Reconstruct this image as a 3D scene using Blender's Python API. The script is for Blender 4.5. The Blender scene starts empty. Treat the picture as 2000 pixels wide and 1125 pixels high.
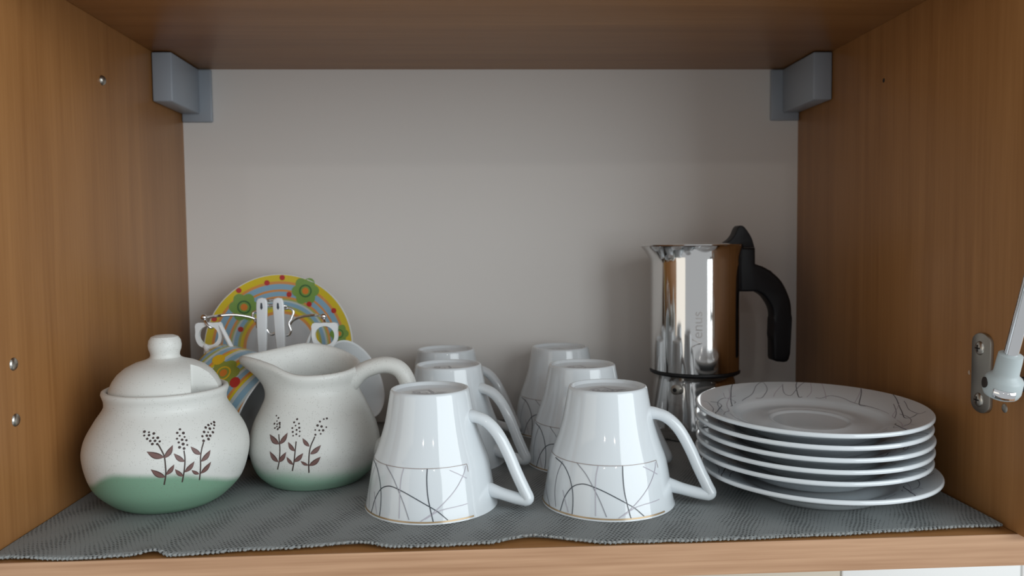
import bpy, bmesh, math, random
from mathutils import Vector, Matrix, Quaternion
random.seed(7)
PI = math.pi
SC = bpy.context.scene
COL = SC.collection

# ------------------------------------------------------------------ camera, world, light, exposure
F_PX = 1545.23
CAM = Vector((0.2599, -0.4237, 0.1663))
YAW, PITCH, ROLL = -0.0477, -0.0553, 0.0105
RM = Matrix.Rotation(YAW, 3, 'Z') @ Matrix.Rotation(PITCH, 3, 'X') @ Matrix.Rotation(ROLL, 3, 'Y')
cd = bpy.data.cameras.new('camera')
cam = bpy.data.objects.new('camera', cd); COL.objects.link(cam)
r_, f_, u_ = RM.col[0], RM.col[1], RM.col[2]
cam.matrix_world = Matrix(((r_[0], u_[0], -f_[0], CAM[0]), (r_[1], u_[1], -f_[1], CAM[1]), (r_[2], u_[2], -f_[2], CAM[2]), (0, 0, 0, 1)))
cd.sensor_fit = 'HORIZONTAL'; cd.sensor_width = 36.0
cd.lens = F_PX / 2000 * 36.0
cd.clip_start = 0.01
cd.dof.use_dof = True; cd.dof.focus_distance = 0.47; cd.dof.aperture_fstop = 11
SC.camera = cam

WORLD_COL, WORLD_STR = (0.94, 0.975, 1.0), 0.40
w = bpy.data.worlds.new('room_light'); SC.world = w; w.use_nodes = True
bg = w.node_tree.nodes['Background']
bg.inputs[0].default_value = (*WORLD_COL, 1); bg.inputs[1].default_value = WORLD_STR

def area(name, loc, target, sx, sy, power, col):
    l = bpy.data.lights.new(name, 'AREA'); l.shape = 'RECTANGLE'; l.size = sx; l.size_y = sy
    l.energy = power; l.color = col
    o = bpy.data.objects.new(name, l); COL.objects.link(o); o.location = loc
    o.rotation_euler = (Vector(target) - Vector(loc)).to_track_quat('-Z', 'Y').to_euler()
    return o
area('window_light', (1.95, -1.65, 0.50), (0.25, 0.10, 0.12), 2.1, 1.6, 36, (0.90, 0.97, 1.0))
area('curtain_light', (-1.75, -1.3, 0.1), (0.28, 0.2, 0.12), 1.5, 1.6, 4.2, (1.0, 0.90, 0.74))
for k, lx in enumerate((-0.45, 0.65)):
    area('ceiling_spot', (lx, -2.6, 1.05), (0.28, 0.1, 0.05), 0.05, 0.05, 0.8, (1.0, 0.97, 0.92))

vs = SC.view_settings
vs.view_transform = 'Standard'; vs.look = 'None'; vs.gamma = 1.0; vs.use_curve_mapping = False
vs.exposure = 0.27

# ------------------------------------------------------------------ measuring helpers
def ray(px, py):
    return RM @ Vector(((px - 1000) / F_PX, 1.0, -(py - 562.5) / F_PX))
def at(px, py, Y):
    d = ray(px, py); t = (Y - CAM.y) / d.y; return CAM + d * t
def at_x(px, py, X):
    d = ray(px, py); t = (X - CAM.x) / d.x; return CAM + d * t
W, D, H = 0.564, 0.3091, 0.3259           # inner cabinet: width, depth, height
T = 0.018
MZ = 0.003                                # top of the shelf liner

# ------------------------------------------------------------------ baked print coordinates (angle in degrees, height / radius)
CUP_LINES = [('k',[(-163.4,0.0307),(-148.2,0.029),(-138.8,0.0242),(-132.9,0.0167),(-130.8,0.0093),(-130.4,0.0018)]),('k',[(-143.5,0.0014),(-140.2,0.0102),(-133.0,0.0172),(-123.7,0.0201),(-114.8,0.0197),(-103.0,0.0171),(-90.2,0.0128),(-77.5,0.0075),(-68.8,0.002)]),('k',[(-85.4,0.0316),(-85.8,0.0254),(-85.1,0.0169),(-82.8,0.0083),(-80.7,0.0017)]),('g',[(-131.1,0.0318),(-120.8,0.0266),(-113.1,0.0196),(-106.2,0.0115),(-100.6,0.0027)]),('g',[(-149.2,0.0305),(-154.1,0.0214),(-154.4,0.0122),(-149.8,0.003)]),('p',[(-108.6,0.0315),(-110.3,0.0251),(-110.4,0.0166),(-109.6,0.0029)]),('p',[(-46.6,0.0307),(-51.0,0.0258),(-60.5,0.0183),(-73.7,0.0104),(-82.7,0.0057),(-90.8,0.0021)]),('p',[(-64.0,0.0299),(-55.8,0.027),(-47.5,0.0237)]),('p',[(-87.6,0.0032),(-74.0,0.0078),(-49.8,0.0092)]),('g',[(-176.9,0.0101),(-165.6,0.0054),(-157.9,0.0013)]),('p',[(-143.5,0.0141),(-138.4,0.0072),(-134.3,0.0024)])]
SUGAR_MOTIF = {'stems':[[(-72.4,0.0233),(-71.1,0.0294),(-71.1,0.0359),(-71.8,0.041),(-74.3,0.0456),(-76.1,0.0479)],[(-60.7,0.0235),(-59.5,0.0301),(-58.7,0.0375),(-58.9,0.0424)],[(-48.8,0.0228),(-48.5,0.0305),(-48.3,0.037),(-46.7,0.0419),(-44.6,0.0452)]],'leaves':[[(-71.7,0.0395),(-65.9,0.0463)],[(-71.7,0.04),(-82.9,0.0439)],[(-70.8,0.0294),(-65.6,0.0353)],[(-71.4,0.028),(-80.2,0.0337)],[(-59.0,0.036),(-65.5,0.0416)],[(-59.2,0.0295),(-52.6,0.0353)],[(-60.1,0.0271),(-65.2,0.0324)],[(-47.9,0.0385),(-54.2,0.0442)],[(-48.2,0.0343),(-40.6,0.0401)],[(-48.3,0.0268),(-40.9,0.0329)],[(-49.3,0.0267),(-54.6,0.0302)]],'dots':[(-86.2,0.0545),(-82.7,0.0541),(-79.0,0.0533),(-85.9,0.0525),(-82.4,0.0526),(-83.4,0.0507),(-79.2,0.051),(-76.0,0.0509),(-81.1,0.0495),(-77.8,0.0494),(-74.6,0.0489),(-79.5,0.0478),(-76.2,0.0476),(-59.8,0.0542),(-62.1,0.0525),(-57.7,0.052),(-60.6,0.0508),(-62.7,0.0494),(-57.3,0.0498),(-59.3,0.0485),(-56.4,0.0479),(-61.8,0.0473),(-59.0,0.0461),(-56.3,0.0453),(-61.6,0.0446),(-58.7,0.0436),(-30.2,0.0547),(-33.4,0.0543),(-36.5,0.0539),(-31.2,0.0531),(-39.5,0.0529),(-36.4,0.0518),(-32.9,0.0515),(-42.0,0.0507),(-38.9,0.0501),(-35.0,0.0495),(-44.3,0.0486),(-40.8,0.0484),(-38.2,0.048),(-40.3,0.0464),(-44.3,0.046)]}
CREAM_MOTIF = {'stems':[[(-112.3,0.0173),(-109.4,0.0237),(-109.2,0.0317),(-112.1,0.0402)],[(-98.6,0.0168),(-96.4,0.0231),(-95.4,0.0301),(-94.9,0.0362)],[(-84.6,0.0153),(-84.3,0.0229),(-83.0,0.0318),(-78.9,0.0388)]],'leaves':[[(-110.3,0.0341),(-122.2,0.0396)],[(-109.9,0.0341),(-103.5,0.0415)],[(-110.3,0.0226),(-119.2,0.0291)],[(-110.0,0.0226),(-103.2,0.0295)],[(-95.7,0.0301),(-102.0,0.0358)],[(-96.4,0.0231),(-88.6,0.0289)],[(-97.3,0.0212),(-102.7,0.0265)],[(-83.5,0.0328),(-89.5,0.0382)],[(-83.0,0.0279),(-74.0,0.0333)],[(-84.2,0.0202),(-74.6,0.0259)],[(-84.8,0.0205),(-90.9,0.0238)]],'dots':[(-120.7,0.051),(-117.2,0.0498),(-117.9,0.0479),(-114.1,0.0469),(-116.5,0.0461),(-120.0,0.0462),(-113.2,0.0458),(-116.1,0.0447),(-112.9,0.0444),(-117.9,0.0437),(-114.4,0.0432),(-96.1,0.0496),(-98.7,0.0477),(-93.7,0.047),(-96.8,0.0458),(-99.6,0.0443),(-93.0,0.0445),(-95.3,0.0432),(-98.7,0.042),(-92.3,0.0423),(-95.2,0.0406),(-98.0,0.0397),(-92.3,0.0395),(-66.7,0.0491),(-69.8,0.0489),(-73.8,0.0476),(-76.2,0.0454),(-72.6,0.0446),(-68.3,0.0439),(-78.4,0.0428),(-74.8,0.0424),(-71.4,0.0422),(-73.8,0.0402),(-78.4,0.0399)]}
PLATE_LINES = [('k',[(114.8,0.074),(128.3,0.0601),(145.3,0.0498),(149.9,0.0452)]),('g',[(139.7,0.0459),(135.0,0.053),(137.5,0.0591),(148.7,0.0598),(161.4,0.0584),(171.6,0.056)]),('g',[(127.4,0.0435),(110.1,0.0571),(99.3,0.0684),(94.1,0.0714),(95.5,0.0609),(105.2,0.0424),(111.5,0.0359)]),('g',[(83.0,0.0684),(84.7,0.0557),(79.8,0.0539),(72.3,0.0678),(69.6,0.0821)]),('k',[(74.0,0.083),(75.1,0.065),(75.0,0.0443),(72.2,0.0329)]),('p',[(66.3,0.0789),(65.8,0.0589),(68.9,0.0414)]),('g',[(62.6,0.0326),(58.2,0.0489),(52.5,0.0564),(43.7,0.0554),(31.6,0.0475),(8.6,0.0363)]),('k',[(38.2,0.0752),(28.3,0.0515),(20.5,0.0403),(21.8,0.0345)]),('p',[(32.2,0.0468),(33.9,0.057),(38.1,0.0784)]),('p',[(22.1,0.046),(12.5,0.0459),(-5.0,0.0413)]),('k',[(18.4,0.0759),(1.4,0.0614),(-18.3,0.0564),(-24.1,0.0591),(-19.7,0.0638)]),('p',[(7.2,0.0652),(-8.6,0.0524),(-19.7,0.0449)]),('g',[(163.5,0.0691),(162.7,0.0648),(175.1,0.063),(-171.1,0.0685)]),('g',[(165.5,0.0514),(-178.3,0.0578),(-169.6,0.0619)]),('p',[(-52.6,0.0583),(-40.9,0.0586),(-46.9,0.0643)]),('p',[(120.4,0.0685),(132.2,0.0586),(159.6,0.0518)]),('p',[(82.3,0.0684),(95.3,0.0365)]),('p',[(60.2,0.0751),(54.5,0.0372)])]

# ------------------------------------------------------------------ materials
MATS = {}
def new_mat(name):
    m = bpy.data.materials.new(name); m.use_nodes = True
    return m, m.node_tree.nodes, m.node_tree.links, m.node_tree.nodes['Principled BSDF']
def plain(name, col, rough=0.5, metal=0.0, spec=0.5, coat=0.0):
    m, n, l, b = new_mat(name)
    b.inputs['Base Color'].default_value = (*col, 1); b.inputs['Roughness'].default_value = rough
    b.inputs['Metallic'].default_value = metal; b.inputs['Specular IOR Level'].default_value = spec
    b.inputs['Coat Weight'].default_value = coat; b.inputs['Coat Roughness'].default_value = 0.03
    MATS[name] = m
    return m
def ramp(n, stops, interp='LINEAR'):
    r = n.new('ShaderNodeValToRGB'); cr = r.color_ramp; cr.interpolation = interp
    while len(cr.elements) < len(stops): cr.elements.new(0.5)
    for e, (p, c) in zip(cr.elements, stops): e.position = p; e.color = (*c, 1)
    return r
def wood(name, grain, dark, light, rough=0.36, fine=60):
    """laminate with fine grain running along the axis `grain`"""
    m, n, l, b = new_mat(name)
    tc = n.new('ShaderNodeTexCoord'); mp = n.new('ShaderNodeMapping')
    l.new(tc.outputs['Object'], mp.inputs[0])
    s = [fine, fine, fine]; s[grain] = 2.6
    mp.inputs['Scale'].default_value = s
    n1 = n.new('ShaderNodeTexNoise'); n1.inputs['Scale'].default_value = 1.0; n1.inputs['Detail'].default_value = 5; n1.inputs['Distortion'].default_value = 0.6
    l.new(mp.outputs[0], n1.inputs['Vector'])
    mp2 = n.new('ShaderNodeMapping'); s2 = [420, 420, 420]; s2[grain] = 14
    mp2.inputs['Scale'].default_value = s2; l.new(tc.outputs['Object'], mp2.inputs[0])
    n2 = n.new('ShaderNodeTexNoise'); n2.inputs['Scale'].default_value = 1.0; n2.inputs['Detail'].default_value = 2
    l.new(mp2.outputs[0], n2.inputs['Vector'])
    mx = n.new('ShaderNodeMix'); mx.data_type = 'FLOAT'; mx.inputs[0].default_value = 0.34
    l.new(n1.outputs[0], mx.inputs[2]); l.new(n2.outputs[0], mx.inputs[3])
    r = ramp(n, [(0.30, dark), (0.70, light)]); l.new(mx.outputs[0], r.inputs[0])
    l.new(r.outputs[0], b.inputs['Base Color'])
    b.inputs['Roughness'].default_value = rough; b.inputs['Specular IOR Level'].default_value = 0.35
    bp = n.new('ShaderNodeBump'); bp.inputs['Strength'].default_value = 0.06; bp.inputs['Distance'].default_value = 0.0004
    l.new(n2.outputs[0], bp.inputs['Height']); l.new(bp.outputs[0], b.inputs['Normal'])
    MATS[name] = m
    return m
WD, WL = (0.265, 0.115, 0.036), (0.375, 0.178, 0.062)
wood('wood_upright', 2, WD, WL)
wood('wood_across', 0, WD, WL)
ED, EL = (0.36, 0.190, 0.100), (0.63, 0.385, 0.235)
wood('wood_edge', 0, ED, EL, 0.42, 190)
wood('wood_edge_upright', 2, ED, EL, 0.42, 190)
plain('back_panel_white', (0.70, 0.67, 0.64), 0.42)
plain('grey_plastic', (0.29, 0.325, 0.37), 0.42)
plain('strut_plastic', (0.46, 0.52, 0.53), 0.4)
plain('nickel', (0.55, 0.53, 0.48), 0.30, 1.0)
plain('brushed_steel', (0.42, 0.40, 0.36), 0.38, 1.0)
plain('chrome', (0.82, 0.82, 0.83), 0.07, 1.0)
plain('moka_steel', (0.74, 0.73, 0.72), 0.075, 1.0)
plain('etched', (0.55, 0.52, 0.50), 0.30, 1.0)
plain('black_plastic', (0.006, 0.006, 0.008), 0.45, 0, 0.3)
plain('black_rubber', (0.006, 0.006, 0.008), 0.5)
plain('dark_hole', (0.02, 0.012, 0.008), 0.8)
plain('porcelain', (0.71, 0.755, 0.785), 0.07, 0.0, 0.5, 0.3)
plain('ink_k', (0.045, 0.055, 0.07), 0.25)
plain('ink_g', (0.27, 0.27, 0.30), 0.25)
plain('ink_p', (0.50, 0.47, 0.53), 0.25)
plain('ink_plate', (0.13, 0.14, 0.16), 0.25)
plain('ink_band', (0.33, 0.27, 0.25), 0.25)
plain('ink_gold', (0.42, 0.30, 0.17), 0.25, 0.3)
plain('leaf_brown', (0.165, 0.085, 0.075), 0.5)
plain('leaf_edge', (0.075, 0.035, 0.030), 0.5)
plain('stem_brown', (0.055, 0.036, 0.030), 0.5)
plain('dot_brown', (0.050, 0.030, 0.028), 0.5)
plain('white_plastic', (0.74, 0.77, 0.80), 0.28)
plain('scuff', (0.45, 0.34, 0.26), 0.7)
plain('deco_white', (0.72, 0.74, 0.75), 0.12, 0, 0.5, 0.3)
plain('deco_green', (0.19, 0.33, 0.075), 0.15)
plain('deco_dark_green', (0.05, 0.14, 0.05), 0.15)
plain('deco_olive', (0.27, 0.32, 0.06), 0.15)
plain('deco_orange', (0.68, 0.22, 0.04), 0.15)
plain('deco_yellow', (0.72, 0.46, 0.03), 0.15)
plain('deco_red', (0.48, 0.035, 0.03), 0.15)
plain('tile_white', (0.86, 0.86, 0.845), 0.3)
plain('tile_beige', (0.60, 0.53, 0.43), 0.4)
plain('wall_paint', (0.70, 0.68, 0.64), 0.7)

def stoneware(name, zg, soft, gcol, slope=0.0):
    """speckled cream stoneware, dipped in green glaze below the height zg"""
    m, n, l, b = new_mat(name)
    tc = n.new('ShaderNodeTexCoord')
    v = n.new('ShaderNodeTexVoronoi'); v.inputs['Scale'].default_value = 860
    l.new(tc.outputs['Object'], v.inputs['Vector'])
    nz = n.new('ShaderNodeTexNoise'); nz.inputs['Scale'].default_value = 210; nz.inputs['Detail'].default_value = 2
    l.new(tc.outputs['Object'], nz.inputs['Vector'])
    lt = n.new('ShaderNodeMath'); lt.operation = 'LESS_THAN'; lt.inputs[1].default_value = 0.21
    l.new(v.outputs['Distance'], lt.inputs[0])
    gt = n.new('ShaderNodeMath'); gt.operation = 'GREATER_THAN'; gt.inputs[1].default_value = 0.49
    l.new(nz.outputs[0], gt.inputs[0])
    mu = n.new('ShaderNodeMath'); mu.operation = 'MULTIPLY'
    l.new(lt.outputs[0], mu.inputs[0]); l.new(gt.outputs[0], mu.inputs[1])
    m2 = n.new('ShaderNodeMath'); m2.operation = 'MULTIPLY'; m2.inputs[1].default_value = 0.42
    l.new(mu.outputs[0], m2.inputs[0])
    sp = n.new('ShaderNodeSeparateXYZ'); l.new(tc.outputs['Object'], sp.inputs[0])
    n3 = n.new('ShaderNodeTexNoise'); n3.inputs['Scale'].default_value = 22; n3.inputs['Detail'].default_value = 1
    l.new(tc.outputs['Object'], n3.inputs['Vector'])
    ma = n.new('ShaderNodeMath'); ma.operation = 'MULTIPLY_ADD'; ma.inputs[1].default_value = 0.011; ma.inputs[2].default_value = -0.0055
    l.new(n3.outputs[0], ma.inputs[0])
    ad = n.new('ShaderNodeMath'); ad.operation = 'ADD'; l.new(sp.outputs[2], ad.inputs[0]); l.new(ma.outputs[0], ad.inputs[1])
    sl_ = n.new('ShaderNodeMath'); sl_.operation = 'MULTIPLY_ADD'; sl_.inputs[1].default_value = slope
    l.new(sp.outputs[1], sl_.inputs[0]); l.new(ad.outputs[0], sl_.inputs[2])
    xo = n.new('ShaderNodeMath'); xo.operation = 'ADD'; xo.inputs[1].default_value = -0.010; l.new(sp.outputs[0], xo.inputs[0])
    xq = n.new('ShaderNodeMath'); xq.operation = 'MULTIPLY'; l.new(xo.outputs[0], xq.inputs[0]); l.new(xo.outputs[0], xq.inputs[1])
    ad = n.new('ShaderNodeMath'); ad.operation = 'MULTIPLY_ADD'; ad.inputs[1].default_value = 3.2 if slope else 0.0
    l.new(xq.outputs[0], ad.inputs[0]); l.new(sl_.outputs[0], ad.inputs[2])
    mr = n.new('ShaderNodeMapRange'); mr.inputs[1].default_value = zg - soft; mr.inputs[2].default_value = zg + soft
    mr.inputs[3].default_value = 1; mr.inputs[4].default_value = 0; mr.interpolation_type = 'SMOOTHSTEP'
    l.new(ad.outputs[0], mr.inputs[0])
    mg = n.new('ShaderNodeMix'); mg.data_type = 'RGBA'
    mg.inputs[6].default_value = (0.69, 0.695, 0.665, 1); mg.inputs[7].default_value = (*gcol, 1)
    l.new(mr.outputs[0], mg.inputs[0])
    mk = n.new('ShaderNodeMix'); mk.data_type = 'RGBA'; mk.inputs[7].default_value = (0.20, 0.18, 0.15, 1)
    l.new(m2.outputs[0], mk.inputs[0]); l.new(mg.outputs[2], mk.inputs[6])
    l.new(mk.outputs[2], b.inputs['Base Color'])
    b.inputs['Roughness'].default_value = 0.40; b.inputs['Specular IOR Level'].default_value = 0.4
    MATS[name] = m
stoneware('stoneware_bowl', 0.0180, 0.0026, (0.20, 0.35, 0.245), 0.27)
stoneware('stoneware_jug', 0.0135, 0.0060, (0.28, 0.45, 0.34))
stoneware('stoneware_plain', -1.0, 0.001, (0.2, 0.3, 0.2))

def striped(name, mode):
    """printed rainbow stripes: by radius (saucer) or by angle and height (cup)"""
    m, n, l, b = new_mat(name)
    tc = n.new('ShaderNodeTexCoord'); sp = n.new('ShaderNodeSeparateXYZ'); l.new(tc.outputs['Object'], sp.inputs[0])
    Y, O, B, L, G, Wt = (0.68, 0.52, 0.03), (0.68, 0.29, 0.08), (0.25, 0.42, 0.55), (0.50, 0.56, 0.56), (0.40, 0.42, 0.12), (0.50, 0.52, 0.54)
    if mode == 'radius':
        cx = n.new('ShaderNodeCombineXYZ'); l.new(sp.outputs[0], cx.inputs[0]); l.new(sp.outputs[1], cx.inputs[1])
        ln = n.new('ShaderNodeVectorMath'); ln.operation = 'LENGTH'; l.new(cx.outputs[0], ln.inputs[0])
        mu = n.new('ShaderNodeMath'); mu.operation = 'MULTIPLY'; mu.inputs[1].default_value = 1 / 0.064
        l.new(ln.outputs['Value'], mu.inputs[0]); val = mu.outputs[0]
        stops = [(0.0, Wt), (0.45, O), (0.49, Y), (0.53, G), (0.56, B), (0.61, L), (0.635, G), (0.66, O), (0.685, B), (0.75, O), (0.775, B), (0.85, O), (0.885, Y), (0.972, (0.72, 0.74, 0.74))]
    else:
        at_ = n.new('ShaderNodeMath'); at_.operation = 'ARCTAN2'; l.new(sp.outputs[1], at_.inputs[0]); l.new(sp.outputs[0], at_.inputs[1])
        a1 = n.new('ShaderNodeMath'); a1.operation = 'MULTIPLY'; a1.inputs[1].default_value = 1 / (2 * PI); l.new(at_.outputs[0], a1.inputs[0])
        a2 = n.new('ShaderNodeMath'); a2.operation = 'MULTIPLY_ADD'; a2.inputs[1].default_value = 34.0; l.new(sp.outputs[2], a2.inputs[0]); l.new(a1.outputs[0], a2.inputs[2])
        fr = n.new('ShaderNodeMath'); fr.operation = 'FRACT'; l.new(a2.outputs[0], fr.inputs[0]); val = fr.outputs[0]
        stops = [(0.0, B), (0.16, L), (0.22, O), (0.30, Y), (0.38, B), (0.50, G), (0.57, L), (0.64, B), (0.76, O), (0.83, Y), (0.90, L)]
    r = ramp(n, stops, 'CONSTANT'); l.new(val, r.inputs[0]); l.new(r.outputs[0], b.inputs['Base Color'])
    b.inputs['Roughness'].default_value = 0.12; b.inputs['Coat Weight'].default_value = 0.3
    MATS[name] = m
striped('saucer_stripes', 'radius'); striped('cup_stripes', 'angle')

def liner_mat():
    m, n, l, b = new_mat('liner_grey')
    tc = n.new('ShaderNodeTexCoord'); sp = n.new('ShaderNodeSeparateXYZ'); l.new(tc.outputs['Object'], sp.inputs[0])
    def M(op, a, bb=None, c=None):
        q = n.new('ShaderNodeMath'); q.operation = op
        for k, x in enumerate((a, bb, c)):
            if x is None: continue
            if isinstance(x, (int, float)): q.inputs[k].default_value = x
            else: l.new(x, q.inputs[k])
        return q.outputs[0]
    px, py = 0.0025, 0.0023
    u = M('MULTIPLY', sp.outputs[0], 1 / px); v = M('MULTIPLY', sp.outputs[1], 1 / py)
    wn = n.new('ShaderNodeTexNoise'); wn.inputs['Scale'].default_value = 38; wn.inputs['Detail'].default_value = 1; l.new(tc.outputs['Object'], wn.inputs['Vector'])
    ws = n.new('ShaderNodeSeparateColor'); l.new(wn.outputs['Color'], ws.inputs[0])
    u = M('MULTIPLY_ADD', ws.outputs[0], 1.5, u); v = M('ADD', M('MULTIPLY_ADD', ws.outputs[1], 1.5, v), M('MULTIPLY', M('SINE', M('MULTIPLY', sp.outputs[0], 420.0)), 0.2))
    row = M('FLOOR', v)
    off = M('MULTIPLY', M('MODULO', row, 2.0), 0.5)
    fu = M('SUBTRACT', M('FRACT', M('ADD', u, off)), 0.5); fv = M('SUBTRACT', M('FRACT', v), 0.5)
    d = M('SQRT', M('ADD', M('MULTIPLY', fu, fu), M('MULTIPLY', M('MULTIPLY', fv, fv), 1.0)))
    # the mesh is pulled open in slanting bands
    band = n.new('ShaderNodeTexWave'); band.wave_type = 'BANDS'; band.bands_direction = 'X'
    mp = n.new('ShaderNodeMapping'); l.new(tc.outputs['Object'], mp.inputs[0]); mp.inputs['Rotation'].default_value = (0, 0, 0.35)
    l.new(mp.outputs[0], band.inputs['Vector']); band.inputs['Scale'].default_value = 9.5; band.inputs['Distortion'].default_value = 2.2; band.inputs['Detail'].default_value = 2
    band.inputs['Detail Scale'].default_value = 6
    nz = n.new('ShaderNodeTexNoise'); nz.inputs['Scale'].default_value = 160; l.new(tc.outputs['Object'], nz.inputs['Vector'])
    open_ = M('MULTIPLY_ADD', band.outputs['Fac'], 0.27, M('MULTIPLY_ADD', nz.outputs[0], 0.26, -0.10))
    mr = n.new('ShaderNodeMapRange'); mr.interpolation_type = 'SMOOTHSTEP'
    l.new(d, mr.inputs[0]); l.new(M('MULTIPLY', open_, 0.55), mr.inputs[1]); l.new(M('ADD', open_, 0.07), mr.inputs[2])
    mr.inputs[3].default_value = 0; mr.inputs[4].default_value = 1
    mx = n.new('ShaderNodeMix'); mx.data_type = 'RGBA'
    mx.inputs[6].default_value = (0.080, 0.084, 0.084, 1); mx.inputs[7].default_value = (0.265, 0.282, 0.282, 1)
    l.new(mr.outputs[0], mx.inputs[0]); l.new(mx.outputs[2], b.inputs['Base Color'])
    b.inputs['Roughness'].default_value = 0.75; b.inputs['Specular IOR Level'].default_value = 0.25
    bp = n.new('ShaderNodeBump'); bp.inputs['Strength'].default_value = 0.8; bp.inputs['Distance'].default_value = 0.0008
    hgt = M('ADD', mr.outputs[0], M('MULTIPLY', nz.outputs[0], 0.35))
    l.new(hgt, bp.inputs['Height']); l.new(bp.outputs[0], b.inputs['Normal'])
    MATS['liner_grey'] = m
liner_mat()
plain('liner_bead', (0.27, 0.28, 0.275), 0.7)

# ------------------------------------------------------------------ object helpers
def finish(o, parent):
    COL.objects.link(o)
    if parent is not None: o.parent = parent
    return o
def mesh_obj(name, verts, faces, mat, parent=None, sharp=35, mats=None, mi=None):
    me = bpy.data.meshes.new(name)
    me.from_pydata([tuple(v) for v in verts], [], faces); me.update()
    me.polygons.foreach_set('use_smooth', [True] * len(me.polygons))
    if sharp: me.set_sharp_from_angle(angle=math.radians(sharp))
    for k in (mats or [mat]): me.materials.append(MATS[k])
    if mi: me.polygons.foreach_set('material_index', mi)
    return finish(bpy.data.objects.new(name, me), parent)
def bm_obj(name, bm, mat, parent=None, sharp=35):
    bmesh.ops.recalc_face_normals(bm, faces=bm.faces)
    me = bpy.data.meshes.new(name); bm.to_mesh(me); bm.free()
    me.polygons.foreach_set('use_smooth', [True] * len(me.polygons))
    if sharp: me.set_sharp_from_angle(angle=math.radians(sharp))
    me.materials.append(MATS[mat])
    return finish(bpy.data.objects.new(name, me), parent)
def thing(name, label, cat, loc=(0, 0, 0), rot=(0, 0, 0), group=None):
    o = bpy.data.objects.new(name, None); COL.objects.link(o); o.empty_display_size = 0.01
    o.location = loc; o.rotation_euler = rot
    tag(o, label, cat, group); return o
def tag(o, label, cat, group=None):
    o['label'] = label; o['category'] = cat
    if group: o['group'] = group
    return o
def part_label(o, s): o['label'] = s; return o
def box_bm(bm, x0, x1, y0, y1, z0, z1, bev=0.0, seg=2):
    r = bmesh.ops.create_cube(bm, size=1.0)
    for v in r['verts']:
        v.co = Vector((x0 + (v.co.x + .5) * (x1 - x0), y0 + (v.co.y + .5) * (y1 - y0), z0 + (v.co.z + .5) * (z1 - z0)))
    if bev:
        es = list({e for v in r['verts'] for e in v.link_edges})
        bmesh.ops.bevel(bm, geom=es, offset=bev, segments=seg, profile=0.5, affect='EDGES')
def box(name, x0, x1, y0, y1, z0, z1, mat, parent=None, bev=0.0006):
    bm = bmesh.new(); box_bm(bm, x0, x1, y0, y1, z0, z1, bev); return bm_obj(name, bm, mat, parent, 50)
def catmull(pts, n=8, closed=False):
    P = [Vector(p) for p in pts]; out = []
    m = len(P)
    rng = range(m) if closed else range(m - 1)
    for i in rng:
        b, c = P[i], P[(i + 1) % m]
        a = P[(i - 1) % m] if (closed or i > 0) else 2 * b - c
        d = P[(i + 2) % m] if (closed or i < m - 2) else 2 * c - b
        for k in range(n):
            t = k / n
            out.append(.5 * ((2 * b) + (c - a) * t + (2 * a - 5 * b + 4 * c - d) * t * t + (3 * b - a - 3 * c + d) * t ** 3))
    if not closed: out.append(P[-1])
    return out
def revolve(prof, n=72, close_start=True, close_end=True, warp=None):
    """profile of (r, z) around local z -> verts, faces; r = 0 makes a pole"""
    V, F, rows = [], [], []
    for r, z in prof:
        if r < 1e-6: V.append((0, 0, z)); rows.append([len(V) - 1] * n)
        else:
            row = []
            for k in range(n):
                a = 2 * PI * k / n; x, y, zz = r * math.cos(a), r * math.sin(a), z
                if warp: x, y, zz = warp(x, y, zz, a)
                V.append((x, y, zz)); row.append(len(V) - 1)
            rows.append(row)
    for A, B in zip(rows, rows[1:]):
        for k in range(n):
            q = [A[k], A[(k + 1) % n], B[(k + 1) % n], B[k]]
            u = []
            for i in q:
                if i not in u: u.append(i)
            if len(u) > 2: F.append(u)
    return V, F
def lathe(name, prof, mat, parent=None, n=72, sharp=40, loc=None, warp=None):
    V, F = revolve(prof, n, warp=warp)
    if loc: V = [(x + loc[0], y + loc[1], z + loc[2]) for x, y, z in V]
    bm = bmesh.new(); vs_ = [bm.verts.new(v) for v in V]
    for f in F: bm.faces.new([vs_[i] for i in f])
    return bm_obj(name, bm, mat, parent, sharp)
def frames(P, up0=None):
    """parallel transport frames along a polyline"""
    out = []; t0 = (P[1] - P[0]).normalized()
    u = Vector(up0) if up0 is not None else (Vector((0, 0, 1)) if abs(t0.z) < .9 else Vector((1, 0, 0)))
    for i, p in enumerate(P):
        t = (P[min(i + 1, len(P) - 1)] - P[max(i - 1, 0)]).normalized()
        u = (u - t * u.dot(t)).normalized(); out.append((p, u, t.cross(u).normalized()))
    return out
def tube_bm(bm, P, ra, rb=None, n=12, up=None, closed=False, caps=True):
    """sweep an ellipse (ra along the `up` frame axis, rb across) along P; ra may be a function of 0..1"""
    fr = frames(P, up); rows = []
    m = len(fr)
    for i, (p, u, s) in enumerate(fr):
        f = i / (m - 1)
        a = ra(f) if callable(ra) else ra; b = (rb(f) if callable(rb) else rb) if rb is not None else a
        rows.append([bm.verts.new(p + u * (a * math.cos(2 * PI * k / n)) + s * (b * math.sin(2 * PI * k / n))) for k in range(n)])
    pairs = list(zip(rows, rows[1:])) + ([(rows[-1], rows[0])] if closed else [])
    for A, B in pairs:
        for k in range(n): bm.faces.new([A[k], A[(k + 1) % n], B[(k + 1) % n], B[k]])
    if caps and not closed:
        for row, p, sgn in ((rows[0], fr[0][0] - (fr[1][0] - fr[0][0]).normalized() * 0.3 * (ra(0) if callable(ra) else ra), 1), (rows[-1], fr[-1][0] + (fr[-1][0] - fr[-2][0]).normalized() * 0.3 * (ra(1) if callable(ra) else ra), -1)):
            c = bm.verts.new(p)
            for k in range(n): bm.faces.new([row[k], row[(k + 1) % n], c])
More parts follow.
